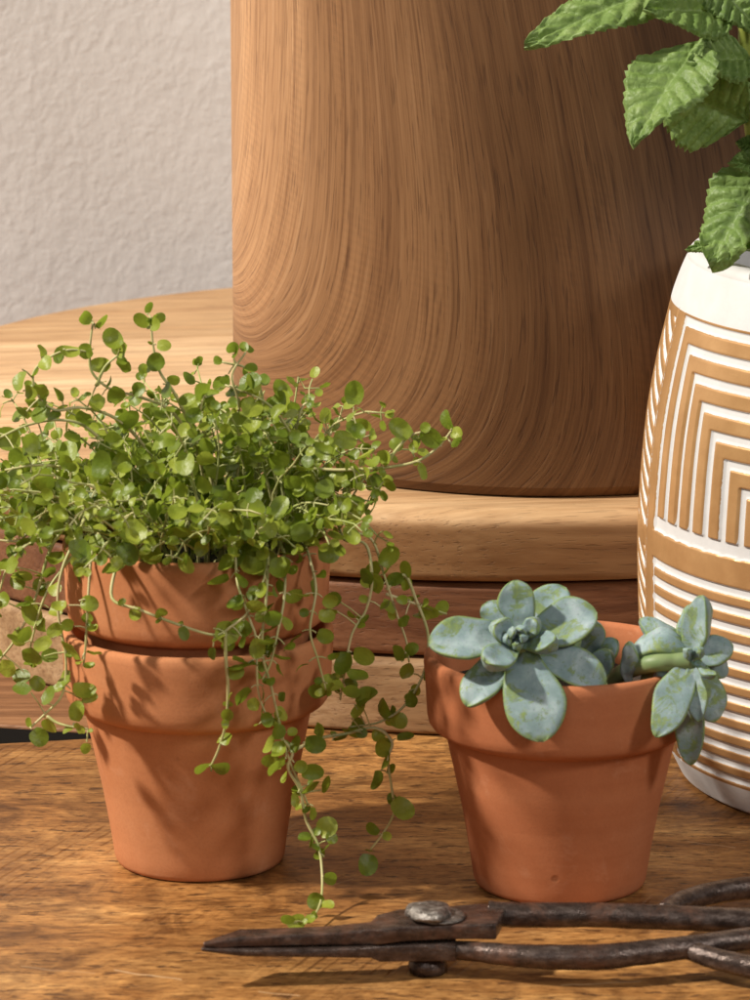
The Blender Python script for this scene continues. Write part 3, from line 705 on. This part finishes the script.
sl(succ, org, 522, 640, -4.3, 536, 618, -4.6, 20, (-.4, -.9, .2), curl=.3, cup=.35)
for k in range(5):
    a = k * 2.4; q = 4.5 + k * 1.2
    sl(succ, org, 517 + .2 * q * math.cos(a), 639 - .2 * q * math.sin(a), -4.5, 517 + 1.25 * q * math.cos(a), 637 - 1.25 * q * math.sin(a), -5.2 + .04 * k, 11 + k * .8, (-math.cos(a) * .8, -.6, -math.sin(a) * .8), curl=.25, T=.003)
# leaves on the lower part of the rosette at the right and its short stem
sl(succ, org, 575, 668, -2.0, 596, 622, -3.0, 34, (.3, -.6, .6)); sl(succ, org, 585, 672, -1.6, 618, 640, -1.6, 26, (-.3, -.8, .4))
sl(succ, org, 590, 690, -2.4, 606, 648, -2.8, 30, (-.3, -.9, .3))
sl(succ, org, 560, 655, -3.0, 575, 640, -3.6, 28, (-.3, -.9, .3))
b = MB(); b.tube([V(v) - org for v in spline([ony(560, 720, SY(-1.0)), ony(550, 690, SY(-1.6)), ony(530, 658, SY(-2.8)), ony(519, 642, SY(-4.2))], 6)], .0042, 12)
link('stem', b.mesh('stem'), m_succ_stem, succ)

succ2 = tag(empty('succulent', org + V((.012, 0, 0))), 'smaller blue-green succulent leaning out over the right rim on a thick stem', 'succulent')
o2 = org + V((.012, 0, 0))
sl(succ2, o2, 692, 660, -3.6, 656, 737, -5.2, 40, (-.15, -.9, .4), curl=-.12, cup=.15)
sl(succ2, o2, 690, 658, -3.2, 704, 595, -3.2, 34, (-.45, -.85, .1), curl=.15, cup=.45, twist=.5)
sl(succ2, o2, 688, 650, -2.8, 692, 604, -1.8, 26, (-.2, -.9, .3))
sl(succ2, o2, 696, 658, -3.4, 733, 644, -3.2, 34, (.0, -.75, .6), curl=-.12, cup=.1)
sl(succ2, o2, 698, 660, -3.2, 728, 668, -2.2, 36, (.1, -.8, .55), curl=-.1)
sl(succ2, o2, 697, 664, -3.5, 716, 722, -3.9, 42, (.25, -.9, .3), curl=-.15, cup=.1)
sl(succ2, o2, 693, 668, -3.6, 691, 766, -3.6, 33, (-.25, -.9, .15), curl=-.1, cup=.5)
sl(succ2, o2, 692, 664, -3.8, 700, 722, -4.6, 24, (-.3, -.9, .25), curl=-.1, cup=.5)
sl(succ2, o2, 694, 662, -4.1, 715, 677, -5.0, 12, (.1, -.6, .8), curl=.4, cup=.3, T=.003)
sl(succ2, o2, 694, 660, -4.1, 701, 650, -4.7, 12, (-.2, -.8, .5), curl=.2, cup=.3, T=.003)
sl(succ2, o2, 692, 660, -4.1, 688, 648, -4.6, 11, (.2, -.8, .5), curl=.2, cup=.3, T=.003)
# the broad leaf that arches back over the stem
sl(succ2, o2, 690, 656, -3.2, 632, 640, -2.6, 44, (-.05, -.4, .92), curl=-1.3, cup=-.25, nose=.7)
sl(succ2, o2, 684, 652, -2.6, 640, 618, -2.0, 28, (.0, -.6, .8), curl=-.2)
sl(succ2, o2, 629, 682, -3.0, 629, 642, -3.4, 19, (-.2, -.95, .1), curl=.05, T=.006)
sl(succ2, o2, 664, 690, -3.4, 662, 660, -3.4, 12, (-.2, -.95, .1), curl=.05)
b = MB(); b.tube([V(v) - o2 for v in spline([ony(606, 700, SY(.4)), ony(618, 676, SY(-1.5)), ony(648, 664, SY(-3.4)), ony(676, 662, SY(-3.6)), ony(692, 661, SY(-3.7))], 6)], .0033, 12)
b.tube([V(v) - o2 for v in spline([ony(646, 700, SY(-2.0)), ony(646, 680, SY(-2.4)), ony(652, 665, SY(-2.6))], 5)], .0022, 10)
link('stem', b.mesh('stem'), m_succ_stem, succ2)

# ------------------------------------------------------------------ patterned vase
VC = onz(934, 770)
sV = scale_at(VC + V((0, 0, .09)))
ys = [(770, 681), (760, 676), (748, 670), (735, 664), (700, 651.5), (660, 643.5), (620, 639), (560, 637.6), (520, 638.2), (480, 640.6), (440, 644.2), (412, 647.6), (386, 652), (352, 659), (314, 668.5), (296, 673), (274, 681), (262, 686.5), (255, 691), (250, 698), (249, 705)]
cosp = math.cos(PITCH + .02)
def zof(y):                                     # height whose point on the vase axis shows at row y
    lo, hi = -.02, .35
    for _ in range(40):
        md = (lo + hi) / 2; q = V((VC.x, VC.y, md)) - CAM
        yy = 500 - q.dot(upv) / q.dot(fwd) * F
        if yy > y: lo = md
        else: hi = md
    return lo
def axpx(z):                                    # column in which the vase axis shows at height z
    q = V((VC.x, VC.y, z)) - CAM; return 375 + F * q.x / q.dot(fwd)
vprof = [(zof(y), (axpx(zof(y)) - x) / scale_at(V((VC.x, VC.y, zof(y))))) for (y, x) in ys]
VH = vprof[-1][0]
def vr(z):
    if z <= vprof[0][0]: return vprof[0][1]
    for (z0, r0), (z1, r1) in zip(vprof[:-1], vprof[1:]):
        if z <= z1: return r0 + (r1 - r0) * (z - z0) / (z1 - z0)
    return vprof[-1][1]
_zz = np.linspace(0, VH, 200); _rr = np.array([vr(z) for z in _zz])
for _ in range(6): _rr[1:-8] = (_rr[:-9] + 2 * _rr[1:-8] + _rr[2:-7]) / 4
def vrs(z): return float(np.interp(z, _zz, _rr))
# pattern signed distance in metres (positive = white groove), t = angle inside one of four repeats, z = height
ZB, ZT = zof(748) + .0, zof(301)                # pattern from above the base ring to under the collar
ZB = zof(742)
ZM0, ZM1 = zof(539), zof(513)                   # plain copper belt
TH0 = R(71.0)                                    # centre of the stroke column, measured left from the view
def sdf(th, z):
    """th: degrees from the column centre, periodic 90"""
    r = .118
    a = (th + 45) % 90 - 45                      # -45..45, 0 = column
    x = abs(a) * math.pi / 180 * r               # distance from the column centre
    sg = 1 if a >= 0 else -1
    if z > ZT or z < ZB: return -.01
    col = .0125                                  # half width of the stroke column
    if x < col:                                  # slanted strokes
        per = .0083
        zz = z + a * math.pi / 180 * r * .44
        q = (zz % per) / per
        d = (.27 - abs(q - .5)) * per
        if abs(z - (ZM0 + ZM1) / 2) < .004: d = -.001
        return min(d, col - .0006 - x, ZT - .004 - z, z - ZB - .003)
    px_ = x - col - .0098                         # distance into the panel from its edge strip
    if px_ < 0: return .0007 - abs(px_ + .0090) if px_ < -.006 else max(-.002, px_)
    if ZM0 <= z <= ZM1: return max(-.002, -min(z - ZM0, ZM1 - z))
    if z > ZM1:                                   # nested arches of bars
        dt = ZT - .001 - z
        d = min(px_, dt)
        per = .0096
        q = (d % per)
        band = .0020 - abs(q - .0020) if d < .085 else -.001
        foot = .0030 - abs(z - ZM1 - .0030)
        return max(band, foot)
    dt = ZM0 - .0002 - z                           # horizontal stripes
    edge = .0011 - abs(px_ - .0011)
    per = .0072; q = dt % per
    return max(edge, .0019 - abs(q - .0019))
ths = []                                          # angles, fine on the side that can be seen
a = -180.0
while a < 180: ths.append(a); a += .35 if -110 < a < 110 else 2.0
zs = list(np.linspace(0, VH - .004, 430))
vs, fs, at = [], [], []
nz = len(zs)
inner = []
for th in ths:
    for z in zs:
        d = sdf(th - (-R(86.5) * 180 / math.pi), z)
        h = -.0013 * smooth(-.0002, .0008, d)
        r = vrs(z) + h
        if z < .0015: r -= .0015 * (1 - z / .0015) ** 2
        aa = -math.pi / 2 + R(th)                 # th = 0 faces the camera side, negative is left
        vs.append((r * math.cos(aa), r * math.sin(aa), z)); at.append(d if ZB < z < ZT else .01)
nt_ = len(ths)
for i in range(nt_):
    i2 = (i + 1) % nt_
    for j in range(nz - 1): fs.append((i * nz + j, i2 * nz + j, i2 * nz + j + 1, i * nz + j + 1))
mbv = MB(); mbv.add(vs, fs, at)
# rolled lip and the inside wall
lipr = vrs(VH - .004)
Rm = (axpx(VH) - 720) / scale_at(V((VC.x, VC.y, VH)))          # mouth opening
lip = [(lipr, VH - .004)]
for k in range(1, 9):
    q = k / 8 * math.pi / 2; lip.append((lipr - (lipr - Rm - .004) * .55 * (1 - math.cos(q)), VH - .004 + .004 * math.sin(q)))
lip += [(Rm + .002, VH - .0006), (Rm, VH - .003), (Rm, VH - .012), (lipr - .008, VH - .03), (.105, VH * .5), (.09, .012), (0, .01)]
v2, f2 = lathe(lip, 160); n0 = len(mbv.v)
mbv.add(v2, f2, [.01] * len(v2))
v3, f3 = lathe([(0, 0.0), (vrs(0) - .0015, 0.0)], 96); mbv.add(v3, f3, [.01] * len(v3))
m = M('painted_ceramic'); v = m.coord('Object')
at_ = m.n('ShaderNodeAttribute', attribute_name='relief').outputs['Fac']
wear = m.math('MULTIPLY', m.math('SUBTRACT', m.noise(v, 420, 4, .7), .5), .0006)
isw = m.math('GREATER_THAN', m.math('ADD', at_, wear), .00015)
cop = m.ramp(m.noise(v, 60, 4, .6), [(.3, (.46, .255, .105)), (.6, (.55, .32, .14)), (.8, (.63, .385, .185))])
wh = m.ramp(m.noise(v, 90, 4, .6), [(.3, (.58, .58, .58)), (.7, (.64, .64, .645))])
m.p(Base_Color=m.mix(isw, cop, wh), Roughness=m.math('MULTIPLY_ADD', isw, .4, .34), Metallic=m.math('MULTIPLY', m.math('SUBTRACT', 1, isw), .35), Specular_IOR_Level=.4)
m.bump(m.noise(v, 500, 3, .6), .12, .0006)
vase = link('ceramic_vase', mbv.mesh('ceramic_vase', 'relief'), m.m, loc=VC + V((0, 0, .0005)))
tag(vase, 'barrel shaped white ceramic vase with raised copper stripes and nested bars, holding the mint', 'vase')

# ------------------------------------------------------------------ mint
def mint_leaf(base, tip, W, n, droop=.15, fold=.25, veins=8, nose=.38, wave=.06, side=0.0):
    ax = tip - base; L = ax.length; ax.normalize(); n = (n - ax * n.dot(ax)).normalized(); s = ax.cross(n)
    NU, NV = 96, 36; vs, at = [], []; sd = random.uniform(0, 50)
    for i in range(NU + 1):
        u = i / NU
        w = (math.sin(math.pi * min(1, u / (2 * nose)) ) if u < nose else 1.0) if u < nose else max(0.0, 1 - ((u - nose) / (1 - nose)) ** 1.9) ** .85
        w = max(w, .05 * (1 - u)) * W / 2
        sawt = ((u * 17) % 1.0); ser = (1 - .11 * sawt) if .08 < u < .99 else 1
        for k in range(NV + 1):
            v = 2 * k / NV - 1; av = abs(v)
            q = (u - av * .17) * veins * 1.0
            vein = abs(math.sin(math.pi * q))
            quil = (vein ** .6) * smooth(0, .25, av) * (1 - smooth(.9, 1.0, av))
            h = .0022 * quil * smooth(0, .15, u) + .0007 * mnoise.noise(Vector((u * 22, v * 8, sd)))
            y = w * v * (1 - .11 * (1 - (1 - sawt)) * smooth(.75, 1, av) if .08 < u < .985 else 1)
            z = h + fold * abs(y) * .8 - L * droop * u * u * 1.2 + L * droop * .3 * u + wave * W * math.sin(u * 9 + sd + v * 1.5) * av * av
            z += side * y
            # fold keeps its width roughly
            vs.append(base + ax * L * u + s * y + n * z)
            at.append(max(1 - smooth(0, .06, av), (1 - smooth(0, .16, vein)) * .75 * (1 - .5 * av)))
    fs = [(i * (NV + 1) + k, i * (NV + 1) + k + 1, (i + 1) * (NV + 1) + k + 1, (i + 1) * (NV + 1) + k) for i in range(NU) for k in range(NV)]
    b = MB(); b.add(vs, fs, at); return b
MO = V((VC.x - .05, VC.y, VH - .06))
mint = tag(empty('mint_sprig', MO), 'green mint with crinkled toothed leaves standing in the patterned vase', 'mint')
MYo = VC.y * 100
def MY(c): return VC.y + c * .01
def ml(bx, by, bd, tx, ty, td, wpx, n, **k):
    b = mint_leaf(ony(bx, by, MY(bd)), ony(tx, ty, MY(td)), wpx / 2480, V(n), **k); b.v = [tuple(Vector(v) - MO) for v in b.v]
    return link('leaf', b.mesh('leaf', 'vein'), m_mint, mint)
ml(690, -22, -5, 524, 36, -7, 70, (-.25, -.75, .75), droop=.1, fold=.18)
ml(738, 10, -5, 640, 12, -7.5, 70, (-.1, -.85, .45), droop=-.05, fold=.3)
ml(700, -30, -5, 765, 30, -6, 60, (.2, -.8, .5))
ml(705, 40, -6, 628, 128, -9.5, 92, (-.45, -.7, .55), droop=.2, fold=.15, wave=.08)
ml(748, 122, -5.5, 655, 80, -6.5, 100, (.1, -.85, -.35), droop=-.1, fold=.2)
ml(752, 60, -5.8, 690, 58, -7.5, 62, (-.2, -.8, .55), droop=.12)
ml(765, 170, -6, 733, 160, -7, 34, (-.1, -.8, .5)); ml(765, 150, -6, 736, 142, -6, 24, (-.1, -.8, .5))
ml(772, 165, -5.5, 706, 258, -8.0, 88, (-.5, -.75, .45), droop=.12, fold=.08, wave=.13)
ml(775, 200, -5.5, 732, 250, -7.0, 56, (-.1, -.9, .2), droop=.1, wave=.1)
ml(752, 235, -5, 684, 249, -3.5, 22, (-.2, -.7, .6), droop=.1)
ml(742, 236, -5.5, 728, 262, -6.2, 22, (-.4, -.8, .3), droop=.1)
ml(790, 120, -5, 800, 180, -8, 90, (.2, -.85, .4)); ml(800, 30, -5, 830, 90, -8, 90, (.2, -.85, .4)); ml(790, 200, -5, 795, 268, -8.5, 90, (.1, -.85, .4), droop=.2)
ml(741, -58, -5, 700, -105, -7, 60, (-.3, -.6, .75)); ml(741, -58, -5, 790, -110, -5, 60, (.3, -.6, .75)); ml(741, -60, -5, 748, -125, -7, 46, (0, -.9, .4))
ml(800, -38, -4, 760, -80, -2, 60, (-.2, -.3, .9)); ml(800, -38, -4, 850, -80, -5, 64, (.3, -.5, .8)); ml(800, -40, -4, 806, -110, -5, 46, (0, -.9, .4))
ml(796, 60, -4, 850, 20, -2, 80, (.3, -.4, .85)); ml(792, 200, -4, 850, 170, -2, 80, (.3, -.5, .8), droop=.2)
b = MB()
for pts, r in ((((741, -60, -5), (742, 0, -5), (745, 50, -5), (750, 120, -5), (757, 200, -4.6), (765, 300, -3.8), (775, 380, -3)), .0024),
               (((690, -30, -5), (712, 30, -5.2), (735, 70, -5.2), (748, 120, -5)), .0016), (((800, -40, -4), (795, 100, -4), (790, 300, -3)), .0024)):
    pp = spline([ony(x, y, MY(d)) - MO for x, y, d in pts], 6)
    b.tube(pp, [r * (1 + .12 * math.cos(i * 1.05)) for i in range(len(pp))], 10)
link('stem', b.mesh('stem'), m_mint_stem, mint)
# ribbed glass the mint stands in, inside the vase
m = M('green_glass'); m.p(Base_Color=(.55, .62, .55), Roughness=.06, Transmission_Weight=.85, IOR=1.45)
vs, fs = [], []
gp = [(0, .0), (.040, .0), (.042, .003), (.044, .165), (.0425, .166), (.041, .165), (.039, .006), (0, .006)]
ns = 120
for k in range(ns):
    a = 2 * math.pi * k / ns; rb = 1 + .02 * math.cos(a * 24)
    for r, z in gp: vs.append((r * .68 * rb * math.cos(a), r * .68 * rb * math.sin(a), z * (VH - .022) / .166))
n = len(gp)
for k in range(ns):
    for j in range(n - 1): fs.append((k * n + j, ((k + 1) % ns) * n + j, ((k + 1) % ns) * n + j + 1, k * n + j + 1))
b = MB(); b.add(vs, fs)
gl_o = link('ribbed_tumbler', b.mesh('ribbed_tumbler'), m.m, loc=V((VC.x - .052, VC.y - .028, .018)))
tag(gl_o, 'ribbed greenish glass tumbler just visible in the mouth of the vase', 'tumbler')

# ------------------------------------------------------------------ old shears
SO = onz(430, 968)
shears = tag(empty('old_shears', SO), 'old rusty iron garden shears with a grey pivot bolt lying before the pots', 'shears')
def rel(p): return V(p) - SO
def blade(far, near, ztop, thick, mat, name):
    """far / near: px outline of the top face at height ztop(i); a solid bar with bevelled edges"""
    n = len(far); b = bmesh.new(); rows = []
    for i in range(n):
        z = ztop[i]; t = thick[i]
        A = rel(onz(*far[i], z)); B = rel(onz(*near[i], z))
        jit = lambda: V((0, random.gauss(0, .0002), random.gauss(0, .0002)))
        rows.append([b.verts.new(p) for p in (A + jit(), B + jit(), B + V((0, 0, -t)) + jit(), A + V((0, 0, -t)) + jit())])
    for r0, r1 in zip(rows[:-1], rows[1:]):
        for k in range(4): b.faces.new((r0[k], r0[(k + 1) % 4], r1[(k + 1) % 4], r1[k]))
    b.faces.new(list(reversed(rows[0]))); b.faces.new(rows[-1])
    bmesh.ops.recalc_face_normals(b, faces=b.faces)
    me = bpy.data.meshes.new(name); b.to_mesh(me); b.free()
    o = link(name, me, mat, shears, smooth=True)
    bv = o.modifiers.new('bv', 'BEVEL'); bv.width = .0006; bv.segments = 2; bv.limit_method = 'ANGLE'; bv.angle_limit = R(30); bv.use_clamp_overlap = True
    return o
def handle(pts, rads, mat, parent, closed=None, seed=0):
    pp = spline([rel(onz(x, y, z)) for x, y, z in pts], 8)
    n = len(pp); rr = []
    for i in range(n):
        f = i / (n - 1) * (len(rads) - 1); k = min(int(f), len(rads) - 2)
        rr.append((rads[k] + (rads[k + 1] - rads[k]) * (f - k)) * (1 + .05 * mnoise.noise(V((i * .35, seed, 0)))))
    b = MB(); b.tube(pp, rr, 14); return b
up_blade = blade([(203, 942), (222, 934.5), (240, 930), (325, 925), (371, 921), (378, 915), (400, 909), (440, 905.5), (480, 904), (508, 904)],
      [(203.5, 943.5), (222, 940.5), (240, 937.5), (325, 933), (371, 930), (378, 929.5), (400, 927), (440, 925), (480, 924.5), (496, 924.5)],
      [.0165, .0170, .0174, .0182, .0186, .0188, .0192, .0196, .0196, .0196], [.0012, .003, .0036, .0046, .0056, .0056, .0058, .0056, .0056, .0054], m_rust, 'blade')
lo_blade = blade([(201, 946), (240, 938), (325, 936), (371, 935), (380, 932), (440, 928), (456, 930)],
      [(201.5, 948.5), (240, 951), (325, 949), (371, 947), (380, 946), (440, 944.5), (456, 946)],
      [.0150, .0135, .0133, .0130, .0128, .0128, .0128], [.0009, .0022, .0032, .0042, .0060, .0062, .0060], m_iron, 'blade')
hb = handle([(488, 912, .0170), (500, 914, .0165), (520, 915, .0160), (560, 915, .0155), (600, 915, .0150), (680, 918, .0140), (760, 921, .0130), (830, 922, .0125), (880, 910, .012), (880, 893, .011), (830, 884, .011), (760, 887, .011), (715, 893, .0112), (680, 903, .0112), (664, 914, .0112)], [.0042, .0046, .0045, .0045, .0045, .0045, .0043, .0042, .0040], m_iron, up_blade, seed=3)
link('handle', hb.mesh('handle'), m_iron, up_blade)
hb2 = handle([(436, 949, .0096), (470, 951, .0096), (510, 955, .0098), (550, 957, .0100), (600, 957, .0100), (640, 953, .0104), (690, 947, .0108), (750, 939, .0110), (810, 934, .011), (860, 940, .010), (872, 958, .009), (850, 972, .008), (800, 977, .0075), (755, 968, .0080), (720, 960, .0090), (694, 952, .0098), (676, 949, .0102)], [.0032, .0036, .0042, .0046, .0044, .0041, .0042, .0040, .0040, .0040, .0042, .0040, .0036, .0028], m_iron, lo_blade, seed=8)
link('handle', hb2.mesh('handle'), m_iron, lo_blade)
def puck(c, r, z0, z1, name, mat, seed, lump=.12, seg=30, dome=.25):
    vs, fs = [], []; prof = [(0, z0), (r, z0), (r * 1.02, z0 + (z1 - z0) * .4), (r * .94, z0 + (z1 - z0) * .75), (r * .7, z0 + (z1 - z0) * .95), (r * .35, z1 + (z1 - z0) * dome * .4), (0, z1 + (z1 - z0) * dome * .3)]
    for k in range(seg):
        a = 2 * math.pi * k / seg
        for (q, z) in prof:
            w = 1 + lump * mnoise.noise(V((math.cos(a) * 1.5, math.sin(a) * 1.5, seed + z * 90)))
            zz = z + min(lump * .012, .0011) * mnoise.noise(V((q * math.cos(a) * 190, q * math.sin(a) * 190, seed))) * (z > z0 + 1e-5)
            vs.append((c.x + q * w * math.cos(a), c.y + q * w * math.sin(a), zz))
    n = len(prof)
    for k in range(seg):
        for j in range(n - 1): fs.append((k * n + j, ((k + 1) % seg) * n + j, ((k + 1) % seg) * n + j + 1, k * n + j + 1))
    b = MB(); b.add(vs, fs); return link(name, b.mesh(name), mat, shears)
pc = rel(onz(431, 917, .0197)); pc.z = 0
w_ = puck(pc + V((.003, .0002, 0)), .0090, .0198 - SO.z, .0208 - SO.z, 'washer', m_zinc, 5, .05, dome=0)
bolt = puck(pc + V((-.001, 0, 0)), .0082, .0209 - SO.z, .0240 - SO.z, 'pivot_bolt', m_zinc, 1, .34, dome=-.1)
pn = rel(onz(428, 968, 0)); pn.z = 0
pn = V((pc.x, pc.y, 0))
nut = puck(pn + V((-.001, -.0015, 0)), .0066, .0004, .0064, 'nut', m_nut, 2, .08, seg=30, dome=0)

# ------------------------------------------------------------------ light
w = bpy.data.worlds.new('World'); scene.world = w; w.use_nodes = True
w.node_tree.nodes['Background'].inputs[0].default_value = (1.0, .96, .92, 1); w.node_tree.nodes['Background'].inputs[1].default_value = .08
def lamp(name, loc, target, power, size, col, sy=None):
    l = bpy.data.lights.new(name, 'AREA'); l.energy = power; l.size = size; l.color = col
    if sy: l.shape = 'RECTANGLE'; l.size_y = sy
    o = bpy.data.objects.new(name, l); COL.objects.link(o); o.location = loc
    o.rotation_euler = (Vector(target) - Vector(loc)).to_track_quat('-Z', 'Y').to_euler(); return o
lamp('key_lamp', (-2.0, -.5, 1.95), (0, .1, .08), 118, .13, (1, .92, .81))
lamp('right_lamp', (1.95, -1.75, 1.8), (.1, .05, .08), 27, .5, (1, .95, .89))
lamp('front_fill', (-.3, -2.5, 1.5), (.05, .1, .1), 9, 1.1, (1, .97, .94))
scene.view_settings.view_transform = 'Standard'; scene.view_settings.look = 'None'
scene.view_settings.exposure = .1; scene.view_settings.gamma = 1
